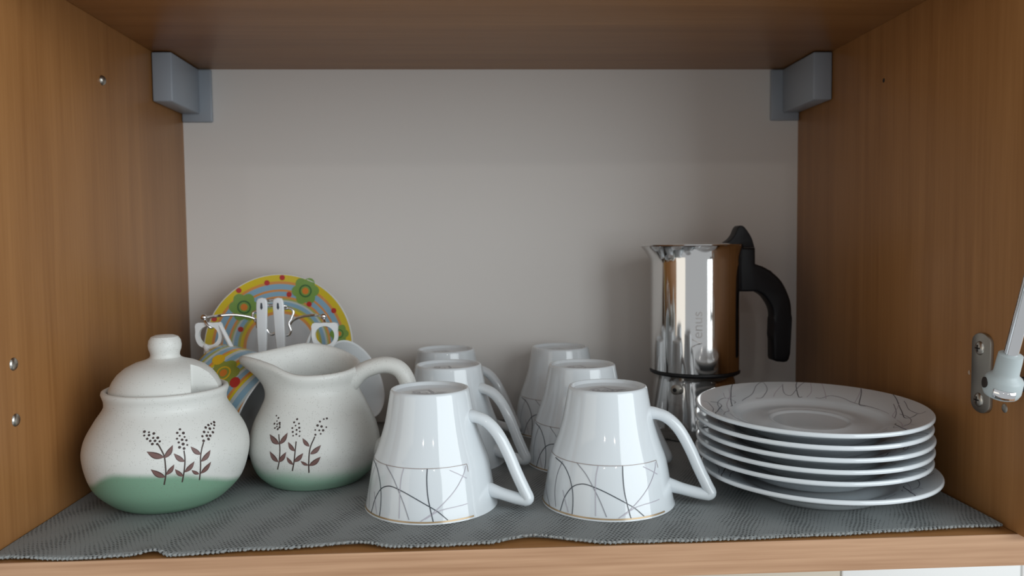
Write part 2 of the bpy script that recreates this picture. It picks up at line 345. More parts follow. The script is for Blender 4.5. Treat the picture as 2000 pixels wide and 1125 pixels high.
def tube(name, P, ra, mat, parent=None, rb=None, n=12, up=None, closed=False, sharp=60):
    bm = bmesh.new(); tube_bm(bm, [Vector(p) for p in P], ra, rb, n, up, closed); return bm_obj(name, bm, mat, parent, sharp)
def ball_bm(bm, c, r, sx=1, sy=1, sz=1, u=16, v=10):
    q = bmesh.ops.create_uvsphere(bm, u_segments=u, v_segments=v, radius=r)
    for w_ in q['verts']: w_.co = Vector((w_.co.x * sx, w_.co.y * sy, w_.co.z * sz)) + Vector(c)
def prism(name, outline, y0, y1, mat, parent=None, bev=0.0015, holes=None):
    """outline in x,z extruded from y0 to y1 with rounded edges"""
    bm = bmesh.new()
    a = [bm.verts.new((x, y0, z)) for x, z in outline]
    f = bm.faces.new(a)
    r = bmesh.ops.extrude_face_region(bm, geom=[f])
    for v in r['geom']:
        if isinstance(v, bmesh.types.BMVert): v.co.y = y1
    if bev:
        es = [e for e in bm.edges if abs(e.verts[0].co.y - e.verts[1].co.y) < 1e-7]
        bmesh.ops.bevel(bm, geom=es, offset=bev, segments=3, profile=0.5, affect='EDGES')
    return bm_obj(name, bm, mat, parent, 35)

# ---- flat print laid on a surface: S(a, b) -> point on the surface lifted a hair
class Print:
    def __init__(s): s.V, s.F = [], []
    def strip(s, pts, wd, S, n=6, dense=True):
        """ribbon through (angle deg, height) points; wd in metres"""
        P = catmull([(a, b, 0) for a, b in pts], n) if dense else [Vector((a, b, 0)) for a, b in pts]
        Q = [S(p.x, p.y) for p in P]
        base = len(s.V)
        for i, p in enumerate(P):
            t = (Q[min(i + 1, len(Q) - 1)] - Q[max(i - 1, 0)]).normalized()
            nn = (S(p.x + .5, p.y) - Q[i]).cross(S(p.x, p.y + .0005) - Q[i]).normalized()
            sd = nn.cross(t).normalized() * wd / 2
            s.V += [Q[i] - sd, Q[i] + sd]
        for i in range(len(P) - 1):
            k = base + 2 * i; s.F.append((k, k + 1, k + 3, k + 2))
        return s
    def blob(s, a, b, S, r, shape=None, n=12, lift=0.0):
        """disc (or shape(angle) radius factor) of radius r wrapped onto the surface round (a, b)"""
        base = len(s.V); rings = 1 if r < .0015 else 3
        if S.dish: x0, y0 = b * math.cos(math.radians(a)), b * math.sin(math.radians(a))
        else:
            c = S(a, b); rr = math.hypot(c.x, c.y); sl = (S(a, b + .0005) - S(a, b - .0005)).length / .001
        def P(dx, dy):
            if S.dish: A, B = math.degrees(math.atan2(y0 + dy, x0 + dx)), math.hypot(x0 + dx, y0 + dy)
            else: A, B = a + math.degrees(dx / rr), b + dy / sl
            p = S(A, B); nn = (S(A + .5, B) - p).cross(S(A, B + .0004) - p).normalized()
            return p + nn * (lift if not S.dish or nn.z > 0 else -lift)
        s.V.append(P(0, 1e-6))
        for m in range(1, rings + 1):
            for k in range(n):
                t = 2 * PI * k / n; q = r * (shape(t) if shape else 1) * m / rings
                s.V.append(P(q * math.cos(t), q * math.sin(t)))
        for k in range(n):
            j = (k + 1) % n; s.F.append((base, base + 1 + k, base + 1 + j))
            for m in range(rings - 1):
                o = base + 1 + m * n; s.F.append((o + j, o + k, o + n + k, o + n + j))
        return s
    def leaf(s, p0, p1, S, wf=0.2, curve=0.08):
        """pointed leaf from p0 to p1"""
        n = 9; A, B = [], []
        q0, q1 = S(*p0), S(*p1); L = (q1 - q0).length
        for i in range(n + 1):
            f = i / n; a = p0[0] + (p1[0] - p0[0]) * f; b = p0[1] + (p1[1] - p0[1]) * f
            c = S(a, b); eu = (S(a + .5, b) - c); nn = eu.cross(S(a, b + .0004) - c).normalized()
            t = (q1 - q0).normalized(); sd = nn.cross(t).normalized()
            h = L * wf * math.sin(PI * f ** 0.85) ; up = 1 if sd.z > 0 else -1
            cc = c - sd * up * L * curve * math.sin(PI * f)
            A.append(cc + sd * h); B.append(cc - sd * h)
        base = len(s.V); s.V += A + B
        for i in range(n): s.F.append((base + i, base + i + 1, base + n + 2 + i, base + n + 1 + i))
        return s
    def make(s, name, mat, parent): return mesh_obj(name, s.V, s.F, mat, parent, None)

def pattern(pr, root, inks=('ink_k', 'ink_g', 'ink_p')):
    """the printed lines of one piece of china, as one part"""
    V, F, MI = [], [], []
    for k, c in enumerate('kgp'):
        b = len(V); V += pr[c].V; F += [tuple(i + b for i in f) for f in pr[c].F]; MI += [k] * len(pr[c].F)
    o = mesh_obj('printed_pattern', V, F, None, root, None, list(inks), MI); o['kind'] = 'stuff'
    return o
def surf(prof, lift, n=8):
    """side surface of a lathe: S(angle deg, z)"""
    pr = catmull([(r, z, 0) for r, z in prof], n)
    def R(z):
        for a, b in zip(pr, pr[1:]):
            if a.y <= z <= b.y and b.y > a.y: return a.x + (b.x - a.x) * (z - a.y) / (b.y - a.y)
        return pr[0].x if z < pr[0].y else pr[-1].x
    def S(a, z):
        r = R(z) + lift; t = math.radians(a)
        return Vector((r * math.cos(t), r * math.sin(t), z))
    S.dish = False
    return S
def surf_top(pts, lift):
    """upper surface of a dish: S(angle deg, radius)"""
    def Z(r):
        for (r0, z0), (r1, z1) in zip(pts, pts[1:]):
            if r0 <= r <= r1: return z0 + (z1 - z0) * (r - r0) / (r1 - r0)
        return pts[-1][1]
    def S(a, r):
        t = math.radians(a); return Vector((r * math.cos(t), r * math.sin(t), Z(r) + lift))
    S.dish = True
    return S
def dup(root, name_parts=True):
    r = root.copy(); COL.objects.link(r)
    for ch in list(root.children):
        c = ch.copy(); COL.objects.link(c); c.parent = r
        for g in list(ch.children):
            d = g.copy(); COL.objects.link(d); d.parent = c
    return r

# ------------------------------------------------------------------ the wall behind the cabinet (seen under the shelf)
wall = box('wall_back', -1.6, 2.2, 0.336, 0.40, -0.85, 1.2, 'wall_paint', None, 0)
wall['kind'] = 'structure'
tile0 = None
tw, th_ = 0.1855, 0.20
for i in range(-2, 4):
    for j in range(2):
        x0 = 0.6210 + i * tw; z1 = -0.105 - j * th_
        white = i >= 0
        box('tile', x0 + .0008, x0 + tw - .0008, 0.330, 0.337, z1 - th_ + .0008, z1 - .0008, 'tile_white' if white else 'tile_beige', wall, 0.0012)

# ------------------------------------------------------------------ the cabinet
cab = thing('wall_cabinet', 'cherry wood laminate wall cabinet with white back panel, open at the front', 'cabinet', (W / 2, 0, -T))
C0 = Vector((-W / 2, 0, T))               # cabinet parts are built in world terms, shifted to the cabinet's origin
def cbox(name, x0, x1, y0, y1, z0, z1, mat, parent=cab, bev=0.0006):
    o = box(name, x0, x1, y0, y1, z0, z1, mat, parent, bev)
    o.data.transform(Matrix.Translation(C0)); return o
def shift(o): o.data.transform(Matrix.Translation(C0)); return o
sl = cbox('side_panel', -T, 0, -0.0062, D + .012, 0, H + T, 'wood_upright')
sr = cbox('side_panel', W, W + T, -0.0062, D + .012, 0, H + T, 'wood_upright')
cbox('edge_strip', -T, 0, -0.0070, -0.0062, 0, H + T, 'wood_edge_upright', sl, 0)
cbox('edge_strip', W, W + T, -0.0070, -0.0062, 0, H + T, 'wood_edge_upright', sr, 0)
tp = cbox('top_panel', 0, W, 0.0008, D + .012, H, H + T, 'wood_across')
cbox('edge_strip', 0, W, 0.0, 0.0008, H, H + T, 'wood_edge', tp, 0)
bt = cbox('bottom_shelf', -T, W + T, 0.0008, D + .012, -T, 0, 'wood_across')
cbox('edge_strip', -T, W + T, 0.0, 0.0008, -T, 0, 'wood_edge', bt, 0)
cbox('back_panel', 0, W, D, D + .004, 0, H, 'back_panel_white', cab, 0)
for s in (0, 1):
    fx = (lambda x: x) if s == 0 else (lambda x: W - x)
    hb = bmesh.new()
    a, b = sorted((fx(0.0004), fx(0.0165))); box_bm(hb, a, b, 0.241 if s == 0 else 0.238, D - .0035, 0.2855, H - .0007, 0.0011)
    br = bm_obj('hanger_cover', hb, 'grey_plastic', cab, 50); shift(br)
    part_label(br, 'grey plastic hanger cover in the top %s corner' % ('left' if s == 0 else 'right'))
    a, b = sorted((fx(0.0004), fx(0.0272)))
    cbox('flange', a, b, D - .004, D - .0002, 0.2785, H - .0007, 'grey_plastic', br, 0.0012)
# screws and holes on the side panels
def disc_on_side(name, s, y, z, r, h, mat, parent, slot=None):
    x = 0.0 if s == 0 else W; sg = 1 if s == 0 else -1
    prof = [(0, h), (r * .45, h * .93), (r * .8, h * .62), (r, h * .1), (r, -.0006), (0, -.0006)]
    V, F = revolve(prof, 20)
    V = [(x + sg * pz, y + px, z + py) for px, py, pz in V]
    bm = bmesh.new(); q = [bm.verts.new(v) for v in V]
    for f in F: bm.faces.new([q[i] for i in f])
    o = bm_obj(name, bm, mat, parent, 50); shift(o); return o
for (y, z) in ((0.0320, 0.1018), (0.0318, 0.0700)):
    disc_on_side('rivet', 0, y, z, 0.0038, 0.0016, 'nickel', sl)
sc = disc_on_side('screw', 0, 0.1537, 0.2845, 0.0036, 0.0024, 'brushed_steel', sl)
disc_on_side('screw_hole', 1, 0.1543, 0.2842, 0.0016, 0.0002, 'dark_hole', sr)
disc_on_side('screw_hole', 1, 0.0132, 0.0690, 0.0026, 0.0006, 'brushed_steel', sr)
bm = bmesh.new()
V = [bm.verts.new((W - .0002, 0.0455 + dy, 0.0830 + dz)) for dy, dz in ((0, 0), (.0012, .0002), (.0019, .0012), (.0014, .0024), (.0004, .0030), (-.0005, .0012))]
bm.faces.new(V); o = bm_obj('scuff_mark', bm, 'scuff', sr); shift(o)
# lift-up strut: plate with two screws, ball socket, rod
bm = bmesh.new(); yc_, w2 = 0.0325, 0.0088
out = []
for cz, a0 in ((0.1105 - .006, 0), (0.0622 + .006, 180)):
    for k in range(9):
        t = math.radians(a0 + 180 * k / 8); out.append((yc_ + w2 * math.cos(t), cz + .006 * math.sin(t)))
f = bm.faces.new([bm.verts.new((W - .0001, y, z)) for y, z in out])
r = bmesh.ops.extrude_face_region(bm, geom=[f])
for v in r['geom']:
    if isinstance(v, bmesh.types.BMVert): v.co.x = W - .0022
bmesh.ops.bevel(bm, geom=[e for e in bm.edges if all(v.co.x < W - .002 for v in e.verts)], offset=.0005, segments=2, profile=.5, affect='EDGES')
pl_ = bm_obj('strut_plate', bm, 'brushed_steel', cab); shift(pl_)
for z in (0.1012, 0.0700):
    o = disc_on_side('screw', 1, 0.0335, z, 0.0043, 0.0016, 'nickel', pl_); o.data.transform(Matrix.Translation((-.0021, 0, 0)))
    o = box('screw_slot', W - .0039, W - .0032, 0.0335 - .0021, 0.0335 + .0021, z - .0004, z + .0004, 'dark_hole', pl_, 0); shift(o)
    o = box('screw_slot', W - .0039, W - .0032, 0.0335 - .0004, 0.0335 + .0004, z - .0021, z + .0021, 'dark_hole', pl_, 0); shift(o)
XS = W - 0.0155
pA, pB = at_x(1974.5, 693, XS), at_x(2000, 596, XS)
dr = (pB - pA).normalized()
pC = at_x(1957, 748, XS)
socket = bmesh.new()
prof_ = [(.0004, .0050), (0, .0060), (-.0030, .0062), (-.0105, .0063), (-.0120, .0066), (-.0135, .0086), (-.0150, .0094), (-.0215, .0095), (-.0240, .0086), (-.0252, .0066)]
tube_bm(socket, [pA + dr * a for a, r in prof_], lambda f: prof_[round(f * (len(prof_) - 1))][1], n=24)
c_ = pA - dr * 0.0182
st = bm_obj('strut_socket', socket, 'strut_plastic', cab, 50); shift(st)
o = tube('ball_stud', [Vector((W - .002, c_.y, c_.z)), Vector((XS + .006, c_.y, c_.z))], 0.0042, 'black_plastic', st, n=14); shift(o)
e1 = (Vector((CAM.x, CAM.y, CAM.z)) - c_); e1 = (e1 - dr * e1.dot(dr)).normalized(); e2 = dr.cross(e1)
clip = bmesh.new(); rows = []
for k in range(25):
    t_ = math.radians(-22 + 66 * k / 24); d_ = e1 * math.cos(t_) + e2 * math.sin(t_)
    rows.append([clip.verts.new(pA - dr * a + d_ * .0100) for a in (.0178, .0228)])
for A, B in zip(rows, rows[1:]): clip.faces.new([A[0], A[1], B[1], B[0]])
o = bm_obj('spring_clip', clip, 'chrome', st, None); shift(o)
md = o.modifiers.new('solid', 'SOLIDIFY'); md.thickness = 0.0006
hd = (e1 * math.cos(math.radians(-66)) + e2 * math.sin(math.radians(-66)))
o = tube('socket_opening', [c_ + hd * .0088 + dr * .0005, c_ + hd * .0099 + dr * .0005], 0.0030, 'dark_hole', st, n=14); shift(o)
o = tube('strut_rod', [pA - dr * .004, pA + dr * .16], 0.0036, 'chrome', cab, n=20); shift(o)

# ------------------------------------------------------------------ shelf liner
EDGE = [(0.0, .0040), (.0045, .0039), (.0468, -.0004), (.075, .0022), (.0853, .0042), (.095, .0002), (.139, .0052), (.194, .0085), (.2146, .0022), (.2648, .0046), (.2907, .0100), (.335, .0006), (.392, .0004), (.4512, .0027), (.5121, .006), (.560, .0088)]
def edge_y(x):
    for (a, b), (c, d) in zip(EDGE, EDGE[1:]):
        if a <= x <= c:
            f = (x - a) / (c - a); f = f * f * (3 - 2 * f); return b + (d - b) * f
    return EDGE[-1][1]
def lift_z(x):
    return 0.0016 * math.exp(-((x - .084) / .008) ** 2) + 0.0012 * math.exp(-((x - .195) / .02) ** 2) + 0.0018 * math.exp(-((x - .288) / .016) ** 2) + 0.0007 * math.exp(-((x - .53) / .02) ** 2)
def liner():
    nx, px = 1120, 0.0005
    x0, x1 = 0.0006, 0.5618
    ys = [0, .0006, .0014, .0024, .004, .007, .012, .02, .035, .06, .1, .15, .2, .26, D - .002]
    V, F = [], []
    for i in range(nx + 1):
        x = x0 + (x1 - x0) * i / nx
        ph = x / 0.0027 + 0.35 * math.sin(x * 61) + .25 * math.sin(x * 143)
        sc_ = abs(math.sin(PI * ph)) ** 0.6; big = 0.5 + 0.5 * math.sin(x * 217 + 1.3 * math.sin(x * 71))
        e = edge_y(x)
        for j, y in enumerate(ys):
            fall = math.exp(-y / .012)
            yy = e * fall + y if y < .06 else y
            zz = MZ - .0001 + lift_z(x) * math.exp(-y / .007) + 0.00012 * math.sin(x * 90 + y * 60) * (1 - fall)
            if j == 0: yy -= (0.0008 + .0005 * big) * sc_; zz -= .0011
            if j == 1: yy -= 0.0007 * sc_; zz -= .00025
            xr = x
            if j > 0 and i == nx: xr = x
            # the right-hand border runs a little off the side panel
            xr = x - (x / x1) ** 8 * 0.0004
            V.append((xr, yy, zz))
    m = len(ys)
    for i in range(nx):
        for j in range(m - 1): F.append((i * m + j, (i + 1) * m + j, (i + 1) * m + j + 1, i * m + j + 1))
    o = mesh_obj('shelf_liner', V, F, 'liner_grey', None, None)
    md = o.modifiers.new('thickness', 'SOLIDIFY'); md.thickness = 0.0019; md.offset = -1
    tag(o, 'grey knitted non slip liner spread under the crockery on the shelf', 'shelf liner')
    # the row of cut cords along the front border
    bm = bmesh.new(); x = 0.004
    while x < 0.5590:
        L = random.choice((.0020, .0022, .0024, .0026, .0030)); e = edge_y(x); z = MZ - .0009 + lift_z(x)
        ball_bm(bm, (x + L / 2, e - .0004 - random.random() * .0005, z + random.uniform(-.0002, .0002)), 0.0009, L / .0018 * .86, 1.0, 0.9, 8, 6); x += L * (1.02 if random.random() < .8 else 1.7)
    b = bm_obj('border_bead', bm, 'liner_bead', o); b['kind'] = 'stuff'
liner()

# ------------------------------------------------------------------ upside-down tea cups
CUP = [(.0420, 0), (.0411, .003), (.0397, .0106), (.0381, .02), (.0364, .0286), (.0334, .037), (.0305, .0455), (.0283, .0535), (.0265, .063), (.0250, .0715)]
def make_cup():
    root = thing('tea_cup', '', 'cup', (0, 0, 0), (0, 0, 0), 'upturned white tea cups')
    out = [(p.x, p.y) for p in catmull([(r, z, 0) for r, z in CUP], 5)]
    foot = [(.02475, .0724), (.0242, .0733), (.0234, .0735), (.0228, .0731), (.0224, .0722), (.0218, .0712), (.016, .0707), (0, .0706)]
    inner = [(0, .0672), (.015, .0668), (.022, .064), (.0245, .056), (.028, .0455), (.0335, .030), (.0365, .02), (.0380, .0106), (.0396, .003), (.0406, .0006), (.0412, 0.0)]
    lathe('cup_body', inner + out + foot, 'porcelain', root, 96, 50)
    # handle: in the x-z plane of the cup
    hp = catmull([(.0225, 0, .0565), (.030, 0, .0563), (.0375, 0, .0535), (.0445, 0, .0465), (.0510, 0, .0350), (.0565, 0, .0225), (.0612, 0, .0128), (.0632, 0, .0090)], 6)
    hp += catmull([(.0632, 0, .0090), (.0636, 0, .0072), (.0622, 0, .0062)], 4)[1:]
    hp += catmull([(.0622, 0, .0062), (.056, 0, .0070), (.047, 0, .0090), (.0365, 0, .0118)], 6)[1:]
    hb = bmesh.new(); tube_bm(hb, hp, lambda f: .0037 + .0012 * max(0, 1 - f / .10) + .0009 * max(0, 1 - (1 - f) / .08), lambda f: .0042 + .0012 * max(0, 1 - f / .10), 14, (0, 0, 1))
    bm_obj('handle', hb, 'porcelain', root, 80)
    S = surf(CUP, 0.00030)
    band, gold = Print(), Print()
    for sgn in (1, -1):                   # the print leaves the handle's side free
        A = lambda d: d if sgn == 1 else -d
        band.strip([(A(-31 - k * 4.0), .0316) for k in range(38)], .00036, S, 2)
        gold.strip([(A(-31 - k * 4.0), .0014) for k in range(38)], .0009, S, 2)
        band.strip([(A(-31), .0316), (A(-31), .0272)], .0003, S, 2)
    pr = {'k': Print(), 'g': Print(), 'p': Print()}
    for c, pts in CUP_LINES:
        for sgn in (1, -1):
            q = [((a + 14) if sgn == 1 else -(a + 14), z) for a, z in pts]
            pr[c].strip(q, {'k': .00050, 'g': .00042, 'p': .00042}[c], S, 5)
    band.make('band_line', 'ink_band', root)['kind'] = 'stuff'; gold.make('gold_line', 'ink_gold', root)['kind'] = 'stuff'
    pattern(pr, root)
    # maker's mark on the foot
    st_ = Print()
    top = lambda a, r: Vector((r * math.cos(math.radians(a)), r * math.sin(math.radians(a)), .0711))
    def seg(p, q, wd=.0009):
        d = Vector((q[0] - p[0], q[1] - p[1], 0)).normalized(); s_ = Vector((-d.y, d.x, 0)) * wd / 2
        b = len(st_.V); z = Vector((0, 0, .07105))
        st_.V.extend([Vector((*p, 0)) - s_ + z, Vector((*q, 0)) - s_ + z, Vector((*q, 0)) + s_ + z, Vector((*p, 0)) + s_ + z]); st_.F.append((b, b + 1, b + 2, b + 3))
    for a, b in (((-.011, -.003), (-.003, .005)), ((-.003, .005), (.004, -.003)), ((-.010, -.0045), (-.006, -.0035)), ((-.006, -.0035), (-.004, -.006)), ((-.002, -.004), (.001, -.0055)), ((.002, -.0055), (.005, -.003)),
                 ((.006, -.006), (.010, -.001)), ((.0045, -.0015), (.0115, -.0005)), ((-.009, -.008), (.007, -.008)), ((-.007, -.0095), (.005, -.0095))):
        seg(a, b)
    for k in range(6): seg((-.009 + k * .003, -.0065), (-.0078 + k * .003, -.0050), .0007)
    st_.make('maker_mark', 'ink_g', root)['kind'] = 'stuff'
    return root
cup0 = make_cup()
CUPS = [((.2311, .0735), -19, 'upturned white tea cup nearest the stoneware jug, in front of its row'),
        ((.2398, .1720), -28, 'upturned white tea cup in the middle of the left row of three'),
        ((.2345, .2605), -18, 'upturned white tea cup at the back of the left row by the back panel'),
        ((.3434, .0700), -14, 'upturned white tea cup in front, its handle pointing at the saucer stack'),
        ((.3398, .1620), -22, 'upturned white tea cup in the middle of the right row of three'),
        ((.3345, .2640), -16, 'upturned white tea cup at the back of the right row, left of the coffee maker')]
for i, ((x, y), a, lab) in enumerate(CUPS):
    c = cup0 if i == 0 else dup(cup0)
    c.location = (x, y, MZ + .0001); c.rotation_euler = (0, 0, math.radians(a)); c['label'] = lab

# ------------------------------------------------------------------ saucers
SAUC_TOP = [(0, .0062), (.0225, .0062), (.0236, .0064), (.0248, .0074), (.0262, .0074), (.0280, .0069), (.0400, .0068), (.0445, .0076), (.0475, .0096), (.0500, .0106), (.0525, .0112), (.0720, .0176)]
def make_saucer():
    root = thing('saucer', '', 'saucer', (0, 0, 0), (0, 0, 0), 'stack of white saucers')
    under = [(0, .0014), (.034, .0012), (.0355, .0001), (.0365, 0), (.0376, .0002), (.039, .0010), (.044, .0034), (.049, .0064), (.054, .0086), (.0722, .0148), (.0730, .0152), (.0733, .0160), (.0732, .0170), (.0727, .0176)]
    lathe('saucer_body', under + list(reversed(SAUC_TOP)), 'porcelain', root, 128, 60)
    S = surf_top(SAUC_TOP, .00012)
    pr = {'k': Print(), 'g': Print(), 'p': Print()}
    for c, pts in PLATE_LINES:
        q = []; last = None
        for a, r in pts:
            if last is not None:
                while a - last > 180: a -= 360
                while a - last < -180: a += 360
            last = a; q.append((a, min(max(r, .0515), .0720)))
        for rep in (0, 178): pr[c].strip([(a + rep, r) for a, r in q], {'k': .0006, 'g': .00052, 'p': .0005}[c], S, 5)
    pattern(pr, root, ['ink_plate', 'ink_g', 'ink_p'])
    return root
s0 = make_saucer()
SAU = [((.4812, .0745, MZ + .0001), 0.0, 0, 'white saucer at the bottom of the stack, lying on the grey liner'),
       ((.4790, .0815, MZ + .0093), 0.5, 40, 'second white saucer from the bottom of the stack'),
       ((.4795, .0815, MZ + .0166), 0.9, 75, 'third white saucer from the bottom of the stack'),
       ((.4800, .0820, MZ + .0237), 1.2, 160, 'third white saucer from the top of the stack'),
       ((.4790, .0825, MZ + .0311), 1.5, 220, 'white saucer just under the top one of the stack'),
       ((.4798, .0830, MZ + .0384), 1.8, 0, 'top white saucer of the stack with swirling grey lines on its rim')]
for i, (loc, tilt, rz, lab) in enumerate(SAU):
    c = s0 if i == 0 else dup(s0)
    c.location = loc; c.rotation_mode = 'QUATERNION'
    c.rotation_quaternion = Quaternion((1, 0, 0), math.radians(tilt)) @ Quaternion((0, 0, 1), math.radians(rz)); c['label'] = lab

# ------------------------------------------------------------------ stoneware sugar bowl
SUGAR = [(.029, .0), (.036, .0045), (.0452, .0148), (.0498, .0313), (.0485, .043), (.0425, .0544), (.0372, .0624), (.0366, .067), (.0376, .0705)]
def motif(M, S, root, dot_r, S2):
    dt = Print()
    for s in M['stems']: Print().strip(s, .00078, S, 5).make('painted_stem', 'stem_brown', root)
    for p, q in M['leaves']:
        a, b = Print().leaf(p, q, S, 0.175, .05), Print().leaf(p, q, S2, 0.115, .055)
        n_ = len(a.V); m_ = (Vector((p[0] * .55 + q[0] * .45, p[1] * .55 + q[1] * .45, 0)))
        mesh_obj('painted_leaf', a.V + b.V, a.F + [tuple(i + n_ for i in f) for f in b.F], None, root, None, ['leaf_edge', 'leaf_brown'], [0] * len(a.F) + [1] * len(b.F))
    for k, (a, z) in enumerate(M['dots']): dt.blob(a, z, S, dot_r * (0.75 + 0.5 * random.random()), n=9)
    dt.make('painted_buds', 'dot_brown', root)['kind'] = 'stuff'
bowl = thing('sugar_bowl', 'speckled cream stoneware sugar bowl with lid, painted plants and green base', 'sugar bowl', (.0608, .092, MZ + .0002))
outp = [(p.x, p.y) for p in catmull([(r, z, 0) for r, z in SUGAR], 6)]
lathe('bowl_body', [(0, .001), (.026, .001), (.0275, 0)] + outp + [(.0380, .0720), (.0376, .0735), (.0364, .0741), (.0350, .0736), (.0344, .0715), (.0340, .066), (.036, .058), (.045, .045), (.046, .031), (.041, .015), (.030, .006), (0, .005)], 'stoneware_bowl', bowl, 96, 60)
motif(SUGAR_MOTIF, surf(SUGAR, .00012), bowl, .00076, surf(SUGAR, .00022))
lid = lathe('lid', [(0, .0700), (.0325, .0700), (.0334, .0712), (.0338, .0728), (.0332, .0752), (.0315, .0790), (.0285, .0832), (.024, .0870), (.018, .0900), (.012, .0918), (.0095, .0930), (.0088, .0945), (.0090, .0962), (.0098, .0985), (.0101, .1010), (.0096, .1040), (.0082, .1062), (.0055, .1073), (0, .1076)], 'stoneware_plain', bowl, 96, 40)
# spoon notch cut out of the lid's right-hand side
cb = bmesh.new(); box_bm(cb, .0145, .06, -.06, -.0130, .06, .1000, .0012, 2)
cut = bm_obj('cutter', cb, 'stoneware_plain', None)
cut.matrix_world = Matrix.Translation(bowl.location) @ Matrix.Rotation(math.radians(20), 4, 'Z')
bpy.context.view_layer.update()
bo = lid.modifiers.new('notch', 'BOOLEAN'); bo.object = cut; bo.operation = 'DIFFERENCE'; bo.solver = 'EXACT'
dg = bpy.context.evaluated_depsgraph_get()
nm = bpy.data.meshes.new_from_object(lid.evaluated_get(dg)); lid.modifiers.clear(); lid.data = nm
nm.polygons.foreach_set('use_smooth', [True] * len(nm.polygons)); nm.set_sharp_from_angle(angle=math.radians(35))
bpy.data.objects.remove(cut, do_unlink=True)

# ------------------------------------------------------------------ stoneware jug
CREAM = [(.033, .0), (.0405, .008), (.0445, .020), (.0447, .029), (.0415, .041), (.0362, .052), (.0312, .063), (.0303, .070), (.0318, .078)]
jug = thing('milk_jug', 'speckled cream stoneware jug with pouring lip, painted plants and loop handle', 'jug', (.1463, .135, MZ + .0002))
RIM = [(-180, .0036), (-160, .0040), (-135, .0005), (-110, -.0045), (-90, -.0062), (-45, -.0058), (0, -.0035), (40, .0002), (65, .0040), (90, .0070), (115, .0084), (140, .0064), (160, .0042), (180, .0036)]
def rim_h(a):                               # wavy rim: high at the back, low in front
    d = (math.degrees(a) + 180) % 360 - 180
    for (p, u), (q, v) in zip(RIM, RIM[1:]):
        if p <= d <= q:
            i = RIM.index((p, u)); n_ = len(RIM) - 1; f = (d - p) / (q - p)
            a0 = RIM[i - 1][1] if i else RIM[n_ - 1][1]; a3 = RIM[i + 2][1] if i + 2 <= n_ else RIM[1][1]
            return .5 * (2 * u + (v - a0) * f + (2 * a0 - 5 * u + 4 * v - a3) * f * f + (3 * u - a0 - 3 * v + a3) * f ** 3)
    return RIM[0][1]
def spout(a): return max(0, -math.cos(a)) ** 5.5
def jwarp(x, y, z, a):
    k = max(0.0, (z - .056) / (.078 - .056)); k2 = min(k, 1.0) ** 1.7
    zz = z + rim_h(a) * k2 if z < .0781 else z + rim_h(a)
    d = spout(a) * 0.0185 * k2
    pinch = 1 - 0.0 * k2
    return x - d, y * pinch, zz
jout = [(p.x, p.y) for p in catmull([(r, z, 0) for r, z in CREAM], 8)]
jin = [(.0328, .0802), (.0327, .0820), (.0316, .0834), (.0300, .0836), (.0284, .0818), (.0274, .0780), (.0270, .070), (.0278, .063), (.033, .052), (.038, .041), (.041, .029), (.040, .02), (.033, .008), (0, .006)]
lathe('jug_body', [(0, .001), (.030, .001), (.0315, 0)] + jout + jin, 'stoneware_jug', jug, 120, 70, warp=jwarp)
motif(CREAM_MOTIF, surf(CREAM, .00012), jug, .00070, surf(CREAM, .00022))
o_ = Vector(jug.location)
hpts = [at(x, y, Y) - o_ for x, y, Y in ((672, 752, .132), (694, 736, .130), (718, 720, .129), (752, 712.5, .128), (780, 721, .127), (796, 746, .126), (800, 780, .126), (792, 817, .126), (774, 848, .127), (750, 868, .128), (726, 878, .129), (700, 878, .131))]
hb = bmesh.new(); tube_bm(hb, catmull(hpts, 6), lambda f: .0058 + .004 * max(0, 1 - f / .12) + .0030 * max(0, 1 - (1 - f) / .14), lambda f: .0068 + .002 * max(0, 1 - f / .12), 16, (0, 0, 1))
bm_obj('handle', hb, 'stoneware_plain', jug, 80)

# ------------------------------------------------------------------ coffee maker
mk = thing('moka_pot', 'polished steel stovetop coffee maker with black handle and lid knob', 'coffee maker', (.4472, .240, MZ + .0002))
o_ = Vector(mk.location)
base = [(0, 0), (.0365, 0), (.0382, .0010), (.0388, .0035), (.0384, .010), (.0374, .020), (.0362, .030), (.0350, .040), (.0340, .0475), (.0336, .0505), (.0345, .0518), (.0345, .0530), (0, .0530)]
bb = lathe('water_chamber', base, 'moka_steel', mk, 96, 50)
lathe('gasket', [(0, .0525), (.0365, .0525), (.0376, .0532), (.0378, .0545), (.0374, .0556), (0, .0556)], 'black_rubber', mk, 96, 50)
def mwarp(x, y, z, a):
    k = max(0, (z - .146) / .0155); s = max(0, -math.cos(a)) ** 5
    return x - s * 0.0072 * min(k, 1) ** 1.4, y, z
up_ = [(0, .0556), (.0368, .0556), (.0375, .0562), (.0375, .066), (.0374, .10), (.0373, .132), (.0373, .1465), (.0372, .1480), (.0376, .1515), (.0386, .1560), (.0396, .1592), (.0400, .1600), (.0397, .1603), (.0388, .1600), (0, .1600)]
lathe('upper_pot', up_, 'moka_steel', mk, 96, 40, warp=mwarp)
lathe('lid', [(0, .1626), (.020, .1625), (.036, .1619), (.0392, .1612), (.0394, .1605), (.038, .1602), (0, .1602)], 'moka_steel', mk, 96, 50, warp=lambda x, y, z, a: (x - max(0, -math.cos(a)) ** 5 * .006, y, z))
def rel(P): return [(x - o_.x, z - o_.z) for x, z in P]
